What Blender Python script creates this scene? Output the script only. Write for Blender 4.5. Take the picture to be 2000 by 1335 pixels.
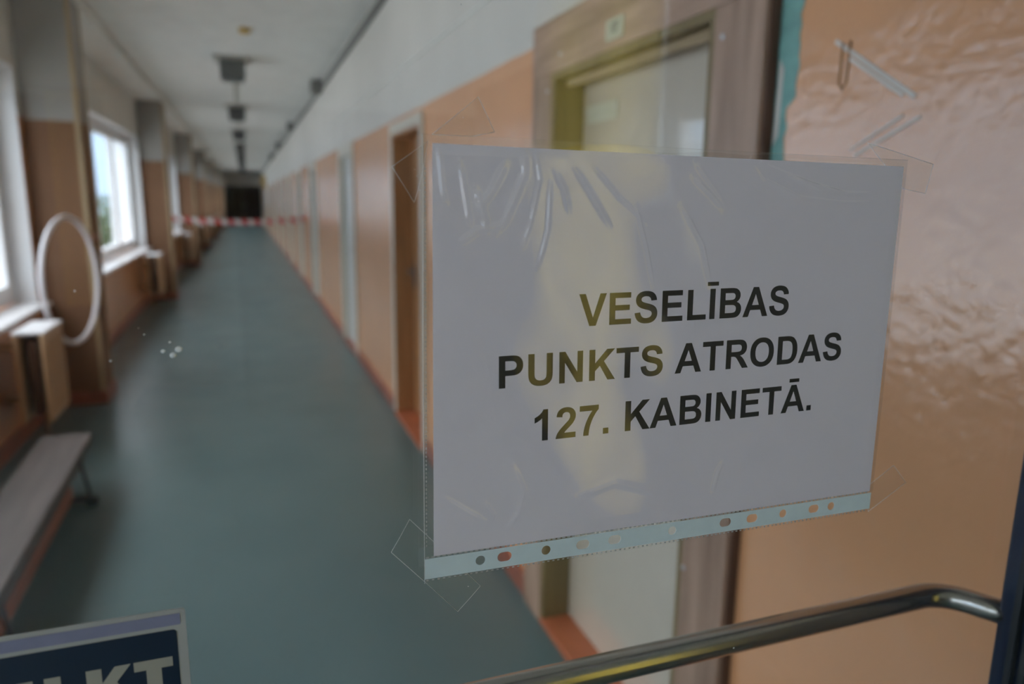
import bpy, bmesh, math, random
import numpy as np
from mathutils import Vector, Matrix
random.seed(7)
for o in list(bpy.data.objects): bpy.data.objects.remove(o)
SC = bpy.context.scene
COL = SC.collection
# ------------------------------------------------------------------ camera
F_PX = 1412.7
YAW, PITCH, ROLL = (math.radians(a) for a in (20.055, 11.043, 0.774))
CAM = Vector((0, 0, 1.53))
f_ = Vector((math.sin(YAW)*math.cos(PITCH), math.cos(YAW)*math.cos(PITCH), -math.sin(PITCH)))
r_ = Vector((math.cos(YAW), -math.sin(YAW), 0)); u_ = r_.cross(f_)
r2 = r_*math.cos(ROLL)+u_*math.sin(ROLL); u2 = -r_*math.sin(ROLL)+u_*math.cos(ROLL)
cd = bpy.data.cameras.new('camera'); cam = bpy.data.objects.new('camera', cd); COL.objects.link(cam)
cam.matrix_world = Matrix(((r2.x, u2.x, -f_.x, CAM.x), (r2.y, u2.y, -f_.y, CAM.y), (r2.z, u2.z, -f_.z, CAM.z), (0, 0, 0, 1)))
cd.sensor_width = 36; cd.lens = F_PX*36/2000; cd.clip_start = .01; cd.clip_end = 300
cd.dof.use_dof = True
cd.dof.focus_distance = (Vector((.24, .347, 1.45))-CAM).dot(f_)
cd.dof.aperture_fstop = 5.0; cd.dof.aperture_blades = 0
SC.camera = cam
# ------------------------------------------------------------------ sky, exposure
W = bpy.data.worlds.new('overcast_sky'); SC.world = W; W.use_nodes = True
nt = W.node_tree; nt.nodes.clear()
tc = nt.nodes.new('ShaderNodeTexCoord'); sx = nt.nodes.new('ShaderNodeSeparateXYZ'); nt.links.new(tc.outputs['Generated'], sx.inputs[0])
cr = nt.nodes.new('ShaderNodeValToRGB')
mr = nt.nodes.new('ShaderNodeMapRange'); mr.inputs['From Min'].default_value = -1; mr.inputs['From Max'].default_value = 1
nt.links.new(sx.outputs['Z'], mr.inputs['Value']); nt.links.new(mr.outputs[0], cr.inputs[0])
el = cr.color_ramp.elements
el[0].position = 0; el[0].color = (.20, .22, .24, 1)
el[1].position = 1; el[1].color = (.97, .94, 1.0, 1)
e = el.new(.49); e.color = (.22, .245, .27, 1)
e = el.new(.51); e.color = (.24, .305, .37, 1)
bg = nt.nodes.new('ShaderNodeBackground'); bg.inputs['Strength'].default_value = 3.0
wo = nt.nodes.new('ShaderNodeOutputWorld')
nt.links.new(cr.outputs[0], bg.inputs[0]); nt.links.new(bg.outputs[0], wo.inputs[0])
SC.view_settings.view_transform = 'Standard'; SC.view_settings.look = 'None'; SC.view_settings.gamma = 1
SC.view_settings.use_curve_mapping = False
SC.view_settings.exposure = 1.55
SC.cycles.use_denoising = True
SC.cycles.max_bounces = 6; SC.cycles.diffuse_bounces = 4; SC.cycles.glossy_bounces = 3
SC.cycles.use_adaptive_sampling = True; SC.cycles.adaptive_threshold = .08
SC.cycles.transparent_max_bounces = 24; SC.cycles.caustics_reflective = False; SC.cycles.caustics_refractive = False
SC.cycles.sample_clamp_indirect = 4
def portal(name, loc, rot, sx_, sy_):
    l = bpy.data.lights.new(name, 'AREA'); l.shape = 'RECTANGLE'; l.size = sx_; l.size_y = sy_; l.energy = 1
    l.cycles.is_portal = True
    o = bpy.data.objects.new(name, l); COL.objects.link(o); o.location = loc; o.rotation_euler = rot
    return o

# ------------------------------------------------------------------ materials
MATS = {}
def nodes_of(name):
    m = bpy.data.materials.new(name); m.use_nodes = True; MATS[name] = m
    return m, m.node_tree, m.node_tree.nodes['Principled BSDF']
def rgb(c): return (c[0], c[1], c[2], 1)
def mat(name, col, rough=.5, metal=0, var=.06, scale=6, bump=0, bscale=40, stretch=(1, 1, 1), coat=0, crough=.1, col2=None, spec=.5):
    m, t, p = nodes_of(name); N = t.nodes; L = t.links
    tc = N.new('ShaderNodeTexCoord'); mp = N.new('ShaderNodeMapping'); mp.inputs['Scale'].default_value = stretch
    L.new(tc.outputs['Object'], mp.inputs[0])
    nz = N.new('ShaderNodeTexNoise'); nz.inputs['Scale'].default_value = scale; nz.inputs['Detail'].default_value = 5
    L.new(mp.outputs[0], nz.inputs['Vector'])
    rp = N.new('ShaderNodeValToRGB'); c2 = col2 or tuple(min(1, c*(1+var)) for c in col)
    rp.color_ramp.elements[0].position = .3; rp.color_ramp.elements[1].position = .7
    rp.color_ramp.elements[0].color = rgb(tuple(c*(1-var) for c in col)); rp.color_ramp.elements[1].color = rgb(c2)
    L.new(nz.outputs['Fac'], rp.inputs[0]); L.new(rp.outputs[0], p.inputs['Base Color'])
    p.inputs['Roughness'].default_value = rough; p.inputs['Metallic'].default_value = metal
    p.inputs['Coat Weight'].default_value = coat; p.inputs['Coat Roughness'].default_value = crough; p.inputs['Coat IOR'].default_value = 1.7
    p.inputs['Specular IOR Level'].default_value = spec
    if bump:
        n2 = N.new('ShaderNodeTexNoise'); n2.inputs['Scale'].default_value = bscale; n2.inputs['Detail'].default_value = 4
        L.new(mp.outputs[0], n2.inputs['Vector'])
        b = N.new('ShaderNodeBump'); b.inputs['Strength'].default_value = bump; b.inputs['Distance'].default_value = .004
        L.new(n2.outputs['Fac'], b.inputs['Height']); L.new(b.outputs[0], p.inputs['Normal'])
        if coat: L.new(b.outputs[0], p.inputs['Coat Normal'])
    return m
PEACH = (.80, .385, .17); CREAM = (.61, .59, .535)
def wall_mat(name, low, up, split, bump=.32, bs=42, rough_low=.45, coat=.9, crough=.17, spec=.5):
    m, t, p = nodes_of(name); N = t.nodes; L = t.links
    g = N.new('ShaderNodeNewGeometry'); s = N.new('ShaderNodeSeparateXYZ'); L.new(g.outputs['Position'], s.inputs[0])
    nz0 = N.new('ShaderNodeTexNoise'); nz0.inputs['Scale'].default_value = 5; L.new(g.outputs['Position'], nz0.inputs['Vector'])
    a = N.new('ShaderNodeMath'); a.operation = 'MULTIPLY_ADD'; a.inputs[1].default_value = .012; L.new(nz0.outputs['Fac'], a.inputs[0]); L.new(s.outputs['Z'], a.inputs[2])
    st = N.new('ShaderNodeMath'); st.operation = 'GREATER_THAN'; st.inputs[1].default_value = split+.006; L.new(a.outputs[0], st.inputs[0])
    nz = N.new('ShaderNodeTexNoise'); nz.inputs['Scale'].default_value = 1.7; nz.inputs['Detail'].default_value = 6; L.new(g.outputs['Position'], nz.inputs['Vector'])
    def ramp(c, v):
        r = N.new('ShaderNodeValToRGB'); r.color_ramp.elements[0].position = .32; r.color_ramp.elements[1].position = .68
        r.color_ramp.elements[0].color = rgb(tuple(x*(1-v) for x in c)); r.color_ramp.elements[1].color = rgb(tuple(x*(1+v) for x in c))
        L.new(nz.outputs['Fac'], r.inputs[0]); return r
    mx = N.new('ShaderNodeMix'); mx.data_type = 'RGBA'; L.new(st.outputs[0], mx.inputs['Factor'])
    L.new(ramp(low, .07).outputs[0], mx.inputs['A']); L.new(ramp(up, .05).outputs[0], mx.inputs['B'])
    L.new(mx.outputs['Result'], p.inputs['Base Color'])
    mr = N.new('ShaderNodeMapRange'); mr.inputs['To Min'].default_value = rough_low; mr.inputs['To Max'].default_value = .8; L.new(st.outputs[0], mr.inputs['Value']); L.new(mr.outputs[0], p.inputs['Roughness'])
    mc = N.new('ShaderNodeMapRange'); mc.inputs['To Min'].default_value = coat; mc.inputs['To Max'].default_value = 0; L.new(st.outputs[0], mc.inputs['Value']); L.new(mc.outputs[0], p.inputs['Coat Weight'])
    p.inputs['Coat Roughness'].default_value = crough; p.inputs['Coat IOR'].default_value = 1.9; p.inputs['Specular IOR Level'].default_value = spec
    n2 = N.new('ShaderNodeTexNoise'); n2.inputs['Scale'].default_value = bs; n2.inputs['Detail'].default_value = 3; L.new(g.outputs['Position'], n2.inputs['Vector'])
    n3 = N.new('ShaderNodeTexNoise'); n3.inputs['Scale'].default_value = 7; n3.inputs['Detail'].default_value = 1; L.new(g.outputs['Position'], n3.inputs['Vector'])
    ad = N.new('ShaderNodeMath'); ad.operation = 'MULTIPLY_ADD'; ad.inputs[1].default_value = 2.0; L.new(n3.outputs['Fac'], ad.inputs[0]); L.new(n2.outputs['Fac'], ad.inputs[2])
    b = N.new('ShaderNodeBump'); b.inputs['Strength'].default_value = bump; b.inputs['Distance'].default_value = .006
    L.new(ad.outputs[0], b.inputs['Height']); L.new(b.outputs[0], p.inputs['Normal']); L.new(b.outputs[0], p.inputs['Coat Normal'])
    return m
def glass_mat(name, tint, k, rough=0.0, milk=0.0, milkcol=(.8, .82, .8)):
    m = bpy.data.materials.new(name); m.use_nodes = True; MATS[name] = m; t = m.node_tree; N = t.nodes; L = t.links; N.clear()
    out = N.new('ShaderNodeOutputMaterial'); tr = N.new('ShaderNodeBsdfTransparent'); tr.inputs[0].default_value = rgb(tint)
    gl = N.new('ShaderNodeBsdfGlossy'); gl.inputs['Roughness'].default_value = rough
    g = N.new('ShaderNodeNewGeometry'); a = N.new('ShaderNodeMath'); a.operation = 'MULTIPLY_ADD'; a.inputs[1].default_value = -(1.5-1/1.5); a.inputs[2].default_value = 1.5
    L.new(g.outputs['Backfacing'], a.inputs[0]); fr = N.new('ShaderNodeFresnel'); L.new(a.outputs[0], fr.inputs['IOR'])
    mu = N.new('ShaderNodeMath'); mu.operation = 'MULTIPLY'; mu.use_clamp = True; mu.inputs[1].default_value = k; L.new(fr.outputs[0], mu.inputs[0])
    base = tr
    if milk:
        df = N.new('ShaderNodeBsdfDiffuse'); df.inputs[0].default_value = rgb(milkcol)
        m0 = N.new('ShaderNodeMixShader'); m0.inputs[0].default_value = milk; L.new(tr.outputs[0], m0.inputs[1]); L.new(df.outputs[0], m0.inputs[2]); base = m0
    mx = N.new('ShaderNodeMixShader'); L.new(mu.outputs[0], mx.inputs[0]); L.new(base.outputs[0], mx.inputs[1]); L.new(gl.outputs[0], mx.inputs[2])
    L.new(mx.outputs[0], out.inputs[0]); return m
def curtain_mat(name, col):
    m = bpy.data.materials.new(name); m.use_nodes = True; MATS[name] = m; t = m.node_tree; N = t.nodes; L = t.links; N.clear()
    out = N.new('ShaderNodeOutputMaterial'); d = N.new('ShaderNodeBsdfDiffuse'); tl = N.new('ShaderNodeBsdfTranslucent')
    nz = N.new('ShaderNodeTexNoise'); nz.inputs['Scale'].default_value = 9
    rp = N.new('ShaderNodeValToRGB'); rp.color_ramp.elements[0].color = rgb(tuple(c*.9 for c in col)); rp.color_ramp.elements[1].color = rgb(col)
    L.new(nz.outputs['Fac'], rp.inputs[0]); L.new(rp.outputs[0], d.inputs[0]); L.new(rp.outputs[0], tl.inputs[0])
    mx = N.new('ShaderNodeMixShader'); mx.inputs[0].default_value = .85; L.new(d.outputs[0], mx.inputs[1]); L.new(tl.outputs[0], mx.inputs[2]); L.new(mx.outputs[0], out.inputs[0]); return m
def stripe_mat(name, period, red, white):
    m, t, p = nodes_of(name); N = t.nodes; L = t.links
    tc = N.new('ShaderNodeTexCoord'); s = N.new('ShaderNodeSeparateXYZ'); L.new(tc.outputs['Object'], s.inputs[0])
    a = N.new('ShaderNodeMath'); a.operation = 'MULTIPLY_ADD'; a.inputs[1].default_value = .6; L.new(s.outputs['Z'], a.inputs[0]); L.new(s.outputs['X'], a.inputs[2])
    d = N.new('ShaderNodeMath'); d.operation = 'DIVIDE'; d.inputs[1].default_value = period; L.new(a.outputs[0], d.inputs[0])
    fr = N.new('ShaderNodeMath'); fr.operation = 'FRACT'; L.new(d.outputs[0], fr.inputs[0])
    gt = N.new('ShaderNodeMath'); gt.operation = 'GREATER_THAN'; gt.inputs[1].default_value = .5; L.new(fr.outputs[0], gt.inputs[0])
    mx = N.new('ShaderNodeMix'); mx.data_type = 'RGBA'; mx.inputs['A'].default_value = rgb(red); mx.inputs['B'].default_value = rgb(white); L.new(gt.outputs[0], mx.inputs['Factor'])
    L.new(mx.outputs['Result'], p.inputs['Base Color']); p.inputs['Roughness'].default_value = .4
    return m
wall_mat('oil_paint_wall', PEACH, CREAM, 2.05)
wall_mat('lobby_wall', (.80, .77, .70), (.82, .80, .74), 1.7, coat=0, rough_low=.6)
wall_mat('lobby_dark_wall', (.10, .085, .075), (.68, .64, .54), 2.3, coat=0, rough_low=.6)
wall_mat('lobby_panelled_wall', (.15, .12, .095), (.82, .80, .72), 2.12, coat=0, rough_low=.6)
wall_mat('pilaster_shaded_paint', (.19, .100, .055), (.32, .305, .28), 2.03, coat=0, rough_low=.6, spec=.12)  # wall paint darkened in both bands; shade on the near faces put into colour
mat('ceiling_white', (.72, .72, .68), .85, bump=.1, bscale=20)
mat('soffit_white', (.74, .75, .70), .85)
def floor_mat():
    m, t, p = nodes_of('linoleum'); N = t.nodes; L = t.links
    g = N.new('ShaderNodeNewGeometry')
    def noise(s, d=6):
        n = N.new('ShaderNodeTexNoise'); n.inputs['Scale'].default_value = s; n.inputs['Detail'].default_value = d; L.new(g.outputs['Position'], n.inputs['Vector']); return n
    r = N.new('ShaderNodeValToRGB'); r.color_ramp.elements[0].position = .3; r.color_ramp.elements[1].position = .72
    r.color_ramp.elements[0].color = (.072, .126, .132, 1); r.color_ramp.elements[1].color = (.108, .168, .172, 1)
    a = N.new('ShaderNodeMath'); a.operation = 'MULTIPLY_ADD'; a.inputs[1].default_value = .35
    L.new(noise(60, 8).outputs['Fac'], a.inputs[0])
    b = N.new('ShaderNodeMath'); b.operation = 'MULTIPLY'; b.inputs[1].default_value = .65; L.new(noise(1.3).outputs['Fac'], b.inputs[0]); L.new(b.outputs[0], a.inputs[2])
    L.new(a.outputs[0], r.inputs[0]); L.new(r.outputs[0], p.inputs['Base Color'])
    mr = N.new('ShaderNodeMapRange'); mr.inputs['To Min'].default_value = .22; mr.inputs['To Max'].default_value = .42; L.new(noise(2.2).outputs['Fac'], mr.inputs['Value']); L.new(mr.outputs[0], p.inputs['Roughness'])
    bp_ = N.new('ShaderNodeBump'); bp_.inputs['Strength'].default_value = .08; bp_.inputs['Distance'].default_value = .01; L.new(noise(4, 2).outputs['Fac'], bp_.inputs['Height']); L.new(bp_.outputs[0], p.inputs['Normal'])
floor_mat()
mat('baseboard_red', (.27, .085, .05), .4, var=.2, scale=9, bump=.1)
mat('threshold_orange', (.42, .12, .05), .45, var=.15)
mat('worn_wood_v', (.40, .245, .165), .5, var=.38, scale=5, stretch=(4, 4, .45), col2=(.49, .325, .235), bump=.15, bscale=20)
mat('worn_wood_h', (.40, .245, .165), .5, var=.38, scale=5, stretch=(4, .45, 4), col2=(.49, .325, .235), bump=.15, bscale=20)
mat('olive_wood', (.20, .145, .06), .5, var=.15, scale=6, stretch=(4, 4, .4))
mat('brown_wood', (.40, .19, .075), .4, var=.18, scale=5, stretch=(5, 5, .4))
mat('dark_brown', (.10, .042, .02), .6, var=.2)
mat('door_cream', (.60, .53, .43), .25, var=.03, coat=1, crough=.03, bump=.008, bscale=6)
mat('door_white', (.66, .65, .61), .3, var=.03, coat=.3)
mat('casing_cream', (.60, .56, .46), .4, var=.05)
mat('gloss_white', (.80, .81, .82), .3, var=.02)
mat('guard_tan', (.36, .26, .14), .45, var=.1)
mat('radiator_tan', (.55, .36, .2), .4, var=.06)
mat('grey_metal', (.25, .25, .24), .4, metal=.6)
mat('screw', (.6, .62, .65), .3, metal=.8)
mat('hoop_plastic', (.72, .70, .72), .3, var=.03)
mat('bracket_brown', (.25, .12, .08), .5)
mat('bench_plank', (.10, .080, .072), .7, var=.2, scale=4, stretch=(6, .5, 6), bump=.1)
mat('bench_beam', (.33, .11, .05), .45, var=.2, scale=5, stretch=(6, .5, 6))
mat('bench_rail', (.07, .045, .035), .5, var=.2, scale=5, stretch=(6, .5, 6))
mat('black_iron', (.03, .028, .03), .5)
mat('rubber', (.02, .02, .02), .8)
mat('lamp_grey', (.08, .085, .085), .35)
mat('lamp_mount', (.45, .43, .38), .6)
mat('cable_grey', (.16, .16, .15), .6)
mat('far_door_olive', (.030, .023, .011), .8, var=.2, scale=3)
mat('far_door_brown', (.014, .007, .005), .8, var=.2, scale=3)
mat('sign_yellow', (.55, .36, .07), .5)
mat('notice_white', (.75, .76, .76), .6)
mat('plate_green', (.48, .50, .40), .45)
mat('print_dark', (.03, .035, .035), .5)
mat('teal_paint', (.20, .42, .37), .5, var=.2, scale=25)
mat('plaster_pale', (.74, .68, .60), .6, var=.06)
mat('drip_brown', (.36, .18, .07), .5)
mat('frame_navy', (.012, .022, .045), .28, var=.1)
mat('gasket', (.015, .018, .018), .6)
mat('stainless', (.44, .42, .39), .2, metal=1, var=.03, scale=3, stretch=(.3, 30, 30))
mat('paper_white', (.85, .79, .865), .75, var=.008, scale=60, bump=.03, bscale=300)
mat('ink_black', (.012, .012, .013), .5)
mat('strip_blue', (.60, .70, .72), .5, var=.03, scale=120)
mat('seam_grey', (.42, .43, .41), .4)
mat('weld_milk', (.75, .76, .74), .35)
mat('sign_navy', (.002, .012, .032), .4)
mat('sign_letter', (.33, .315, .26), .5)  # letter, border and lilac tones lowered to include the dimmer light in this corner
mat('sign_border', (.37, .37, .345), .45)
mat('sign_lilac', (.20, .205, .30), .4, var=.08, scale=80)
mat('leaf_green', (.06, .11, .04), .6, var=.3)
mat('bark', (.09, .07, .05), .8)
mat('ground_pale_bounce', (.55, .57, .58), .9, var=.1)  # paled towards snow so it bounces more daylight indoors
mat('facade_pale', (.34, .43, .53), .9, var=.04, scale=.6)  # bluish tone stands in for the hazy sky seen through the windows
mat('facade_window', (.30, .34, .38), .2)
mat('curtain_rod', (.3, .25, .15), .4)
glass_mat('door_glass', (.965, .975, .97), 1.0)
glass_mat('window_glass', (.97, .985, .985), .4)
glass_mat('sleeve_film', (1, 1, .995), 1.8, rough=.015, milk=.012)
glass_mat('sleeve_back', (.995, .995, .99), .5, rough=.02)
glass_mat('tape_film', (.995, .995, .985), .8, rough=.03, milk=.012)
curtain_mat('curtain_yellow', (.80, .60, .12))
stripe_mat('barrier_stripes', .2, (.62, .035, .03), (.80, .78, .76))

# ------------------------------------------------------------------ builders
def link(o, parent=None):
    COL.objects.link(o)
    if parent: o.parent = parent
    return o
def tag(o, label=None, cat=None, group=None, kind=None):
    if label: o['label'] = label
    if cat: o['category'] = cat
    if group: o['group'] = group
    if kind: o['kind'] = kind
    return o
def empty(name, loc=(0, 0, 0), **k):
    o = bpy.data.objects.new(name, None); o.empty_display_size = .05; link(o); o.location = loc
    return tag(o, **k)
def add_box(bm, lo, hi):
    lo, hi = [min(a, b) for a, b in zip(lo, hi)], [max(a, b) for a, b in zip(lo, hi)]
    v = [bm.verts.new((x, y, z)) for x in (lo[0], hi[0]) for y in (lo[1], hi[1]) for z in (lo[2], hi[2])]
    for q in ((0, 1, 3, 2), (4, 6, 7, 5), (0, 4, 5, 1), (2, 3, 7, 6), (0, 2, 6, 4), (1, 5, 7, 3)): bm.faces.new([v[i] for i in q])
def finish(name, bm, m, parent=None, bev=0, smooth=False, loc=None):
    if bev: bmesh.ops.bevel(bm, geom=bm.edges[:], offset=bev, segments=2, profile=.5, affect='EDGES')
    bmesh.ops.recalc_face_normals(bm, faces=bm.faces[:])
    me = bpy.data.meshes.new(name); bm.to_mesh(me); bm.free()
    if smooth: me.polygons.foreach_set('use_smooth', [True]*len(me.polygons))
    me.materials.append(MATS[m]); o = link(bpy.data.objects.new(name, me), parent)
    if loc: o.location = loc
    return o
def boxes(name, lst, m, parent=None, bev=0, **k):
    bm = bmesh.new()
    for lo, hi in lst: add_box(bm, lo, hi)
    return finish(name, bm, m, parent, bev, **k)
def tube(name, pts, rad, m, parent=None, seg=16, closed=False):
    pts = [Vector(p) for p in pts]; bm = bmesh.new(); rings = []; n = len(pts); prev = None
    for i, p in enumerate(pts):
        a = pts[(i-1) % n] if (closed or i) else p; b = pts[(i+1) % n] if (closed or i < n-1) else p
        t = (b-a).normalized()
        if prev is None:
            ref = Vector((0, 0, 1)) if abs(t.z) < .9 else Vector((1, 0, 0)); s = t.cross(ref).normalized()
        else: s = (prev - t*prev.dot(t)).normalized()
        prev = s; w = t.cross(s)
        R = rad[i] if isinstance(rad, (list, tuple)) else rad
        rings.append([bm.verts.new(p+(s*math.cos(2*math.pi*k/seg)+w*math.sin(2*math.pi*k/seg))*R) for k in range(seg)])
    for i in range(n if closed else n-1):
        A, B = rings[i], rings[(i+1) % n]
        for k in range(seg): bm.faces.new((A[k], A[(k+1) % seg], B[(k+1) % seg], B[k]))
    if not closed: bm.faces.new(rings[0]); bm.faces.new(rings[-1])
    return finish(name, bm, m, parent, smooth=True)
def shape(name, polys, thick, m, parent=None, mw=None):
    """filled flat outline(s) with holes, in local xy, thickness along local z"""
    c = bpy.data.curves.new(name, 'CURVE'); c.dimensions = '2D'; c.fill_mode = 'BOTH'; c.extrude = thick/2
    for p in polys:
        s = c.splines.new('POLY'); s.points.add(len(p)-1)
        for q, pt in zip(p, s.points): pt.co = (q[0], q[1], 0, 1)
        s.use_cyclic_u = True
    t = bpy.data.objects.new('tmp', c); COL.objects.link(t)
    dg = bpy.context.evaluated_depsgraph_get(); me = bpy.data.meshes.new_from_object(t.evaluated_get(dg))
    bpy.data.objects.remove(t); bpy.data.curves.remove(c)
    me.name = name; me.materials.clear(); me.materials.append(MATS[m])
    o = link(bpy.data.objects.new(name, me), parent)
    if mw is not None: o.matrix_local = mw
    return o
def rrect(x0, y0, x1, y1, r, n=6):
    P = []
    for cx, cy, a0 in ((x1-r, y1-r, 0), (x0+r, y1-r, 90), (x0+r, y0+r, 180), (x1-r, y0+r, 270)):
        for k in range(n+1):
            a = math.radians(a0+90*k/n); P.append((cx+r*math.cos(a), cy+r*math.sin(a)))
    return P
def T(x, y, z): return Matrix.Translation((x, y, z))
XZ = Matrix(((1, 0, 0, 0), (0, 0, -1, 0), (0, 1, 0, 0), (0, 0, 0, 1)))      # local xy -> world xz, local z -> -y
YZ = Matrix(((0, 0, -1, 0), (-1, 0, 0, 0), (0, 1, 0, 0), (0, 0, 0, 1)))     # local x -> -y, local y -> z, local z -> -x (on the right wall)

# ------------------------------------------------------------------ lettering outlines (bold grotesque)
GL = {
'V': (1366, "M523 0 L-1 1466 L320 1466 L691 381 L1050 1466 L1364 1466 L839 0 Z"),
'E': (1366, "M149 0 L149 1466 L1236 1466 L1236 1218 L445 1218 L445 893 L1181 893 L1181 646 L445 646 L445 247 L1264 247 L1264 0 Z"),
'S': (1366, "M74 477 L362 505 Q388 360 467 292 Q547 224 682 224 Q825 224 897 284 Q970 345 970 426 Q970 478 939 514 Q909 551 833 578 Q781 596 596 642 Q358 701 262 787 Q127 908 127 1082 Q127 1194 190 1291 Q254 1389 373 1440 Q493 1491 662 1491 Q938 1491 1077 1370 Q1217 1249 1224 1047 L928 1034 Q909 1147 846 1196 Q784 1246 659 1246 Q530 1246 457 1193 Q410 1159 410 1102 Q410 1050 454 1013 Q510 966 726 915 Q942 864 1045 809 Q1149 755 1207 660 Q1266 566 1266 427 Q1266 301 1196 191 Q1126 81 998 27 Q870 -26 679 -26 Q401 -26 252 102 Q103 231 74 477 Z"),
'L': (1251, "M157 0 L157 1454 L453 1454 L453 247 L1189 247 L1189 0 Z"),
'I': (569, "M140 0 L140 1466 L436 1466 L436 0 Z"),
'Ī': (569, "M140 0 L140 1466 L436 1466 L436 0 Z M-20 1610 L-20 1800 L596 1800 L596 1610 Z"),
'B': (1479, "M150 1466 L736 1466 Q910 1466 995 1451 Q1081 1437 1148 1391 Q1216 1345 1261 1268 Q1306 1192 1306 1097 Q1306 994 1250 908 Q1195 822 1100 779 Q1234 740 1306 646 Q1378 552 1378 425 Q1378 325 1331 230 Q1285 136 1204 79 Q1124 23 1006 10 Q932 2 649 0 L150 0 Z M446 1222 L446 883 L640 883 Q813 883 855 888 Q931 897 974 940 Q1018 984 1018 1055 Q1018 1123 980 1165 Q943 1208 869 1217 Q825 1222 616 1222 Z M446 639 L446 247 L720 247 Q880 247 923 256 Q989 268 1030 314 Q1072 361 1072 439 Q1072 505 1040 551 Q1008 597 947 618 Q887 639 685 639 Z"),
'A': (1479, "M1471 0 L1149 0 L1021 333 L435 333 L314 0 L0 0 L571 1466 L884 1466 Z M926 580 L724 1124 L526 580 Z"),
'Ā': (1479, "M1471 0 L1149 0 L1021 333 L435 333 L314 0 L0 0 L571 1466 L884 1466 Z M926 580 L724 1124 L526 580 Z M425 1610 L425 1800 L1041 1800 L1041 1610 Z"),
'P': (1366, "M149 0 L149 1466 L624 1466 Q894 1466 976 1444 Q1102 1411 1187 1300 Q1272 1190 1272 1015 Q1272 880 1223 788 Q1174 696 1098 643 Q1023 591 945 574 Q839 553 638 553 L445 553 L445 0 Z M445 1218 L445 802 L607 802 Q782 802 841 825 Q900 848 933 897 Q967 946 967 1011 Q967 1091 920 1143 Q873 1195 801 1208 Q748 1218 588 1218 Z"),
'U': (1479, "M147 1466 L443 1466 L443 672 Q443 483 454 427 Q473 337 544 282 Q616 228 740 228 Q866 228 930 279 Q994 331 1007 406 Q1020 481 1020 655 L1020 1466 L1316 1466 L1316 696 Q1316 432 1292 323 Q1268 214 1203 139 Q1139 64 1031 19 Q923 -25 749 -25 Q539 -25 430 23 Q322 72 259 149 Q196 227 176 312 Q147 438 147 684 Z"),
'N': (1479, "M152 0 L152 1466 L440 1466 L1040 487 L1040 1466 L1315 1466 L1315 0 L1018 0 L427 956 L427 0 Z"),
'K': (1479, "M153 0 L153 1466 L449 1466 L449 815 L1047 1466 L1445 1466 L893 895 L1475 0 L1092 0 L689 688 L449 443 L449 0 Z"),
'T': (1251, "M479 0 L479 1218 L44 1218 L44 1466 L1209 1466 L1209 1218 L775 1218 L775 0 Z"),
'R': (1479, "M150 0 L150 1466 L773 1466 Q1008 1466 1114 1426 Q1221 1387 1285 1286 Q1349 1185 1349 1055 Q1349 890 1252 782 Q1155 675 962 647 Q1058 591 1120 524 Q1183 457 1289 286 L1468 0 L1114 0 L900 319 Q786 490 744 534 Q702 579 655 595 Q608 612 506 612 L446 612 L446 0 Z M446 846 L665 846 Q878 846 931 864 Q984 882 1014 926 Q1044 970 1044 1036 Q1044 1110 1004 1155 Q965 1201 893 1213 Q857 1218 677 1218 L446 1218 Z"),
'O': (1593, "M89 724 Q89 948 156 1100 Q206 1212 292 1301 Q379 1390 482 1433 Q619 1491 798 1491 Q1122 1491 1316 1290 Q1511 1089 1511 731 Q1511 376 1318 175 Q1125 -25 802 -25 Q475 -25 282 174 Q89 374 89 724 Z M394 734 Q394 485 509 356 Q624 228 801 228 Q978 228 1091 355 Q1205 483 1205 738 Q1205 990 1094 1114 Q984 1238 801 1238 Q618 1238 506 1112 Q394 987 394 734 Z"),
'D': (1479, "M148 1466 L689 1466 Q872 1466 968 1438 Q1097 1400 1189 1303 Q1281 1206 1329 1065 Q1377 925 1377 719 Q1377 538 1332 407 Q1277 247 1175 148 Q1098 73 967 31 Q869 0 705 0 L148 0 Z M444 1218 L444 247 L665 247 Q789 247 844 261 Q916 279 963 322 Q1011 365 1041 463 Q1071 562 1071 732 Q1071 902 1041 993 Q1011 1084 957 1135 Q903 1186 820 1204 Q758 1218 577 1218 Z"),
'1': (1139, "M806 0 L525 0 L525 1059 Q371 915 162 846 L162 1101 Q272 1137 401 1237 Q530 1338 578 1472 L806 1472 Z"),
'2': (1139, "M1035 261 L1035 0 L50 0 Q66 148 146 280 Q226 413 462 632 Q652 809 695 872 Q753 959 753 1044 Q753 1138 702 1188 Q652 1239 563 1239 Q475 1239 423 1186 Q371 1133 363 1010 L83 1038 Q108 1270 240 1371 Q372 1472 570 1472 Q787 1472 911 1355 Q1035 1238 1035 1064 Q1035 965 999 875 Q964 786 887 688 Q836 623 703 501 Q570 379 534 338 Q499 298 477 261 Z"),
'7': (1139, "M88 1185 L88 1446 L1048 1446 L1048 1241 Q929 1124 806 905 Q683 686 618 439 Q554 193 555 0 L284 0 Q291 303 409 617 Q527 931 724 1185 Z"),
'.': (569, "M147 0 L147 281 L428 281 L428 0 Z"), ' ': (569, "")}
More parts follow.
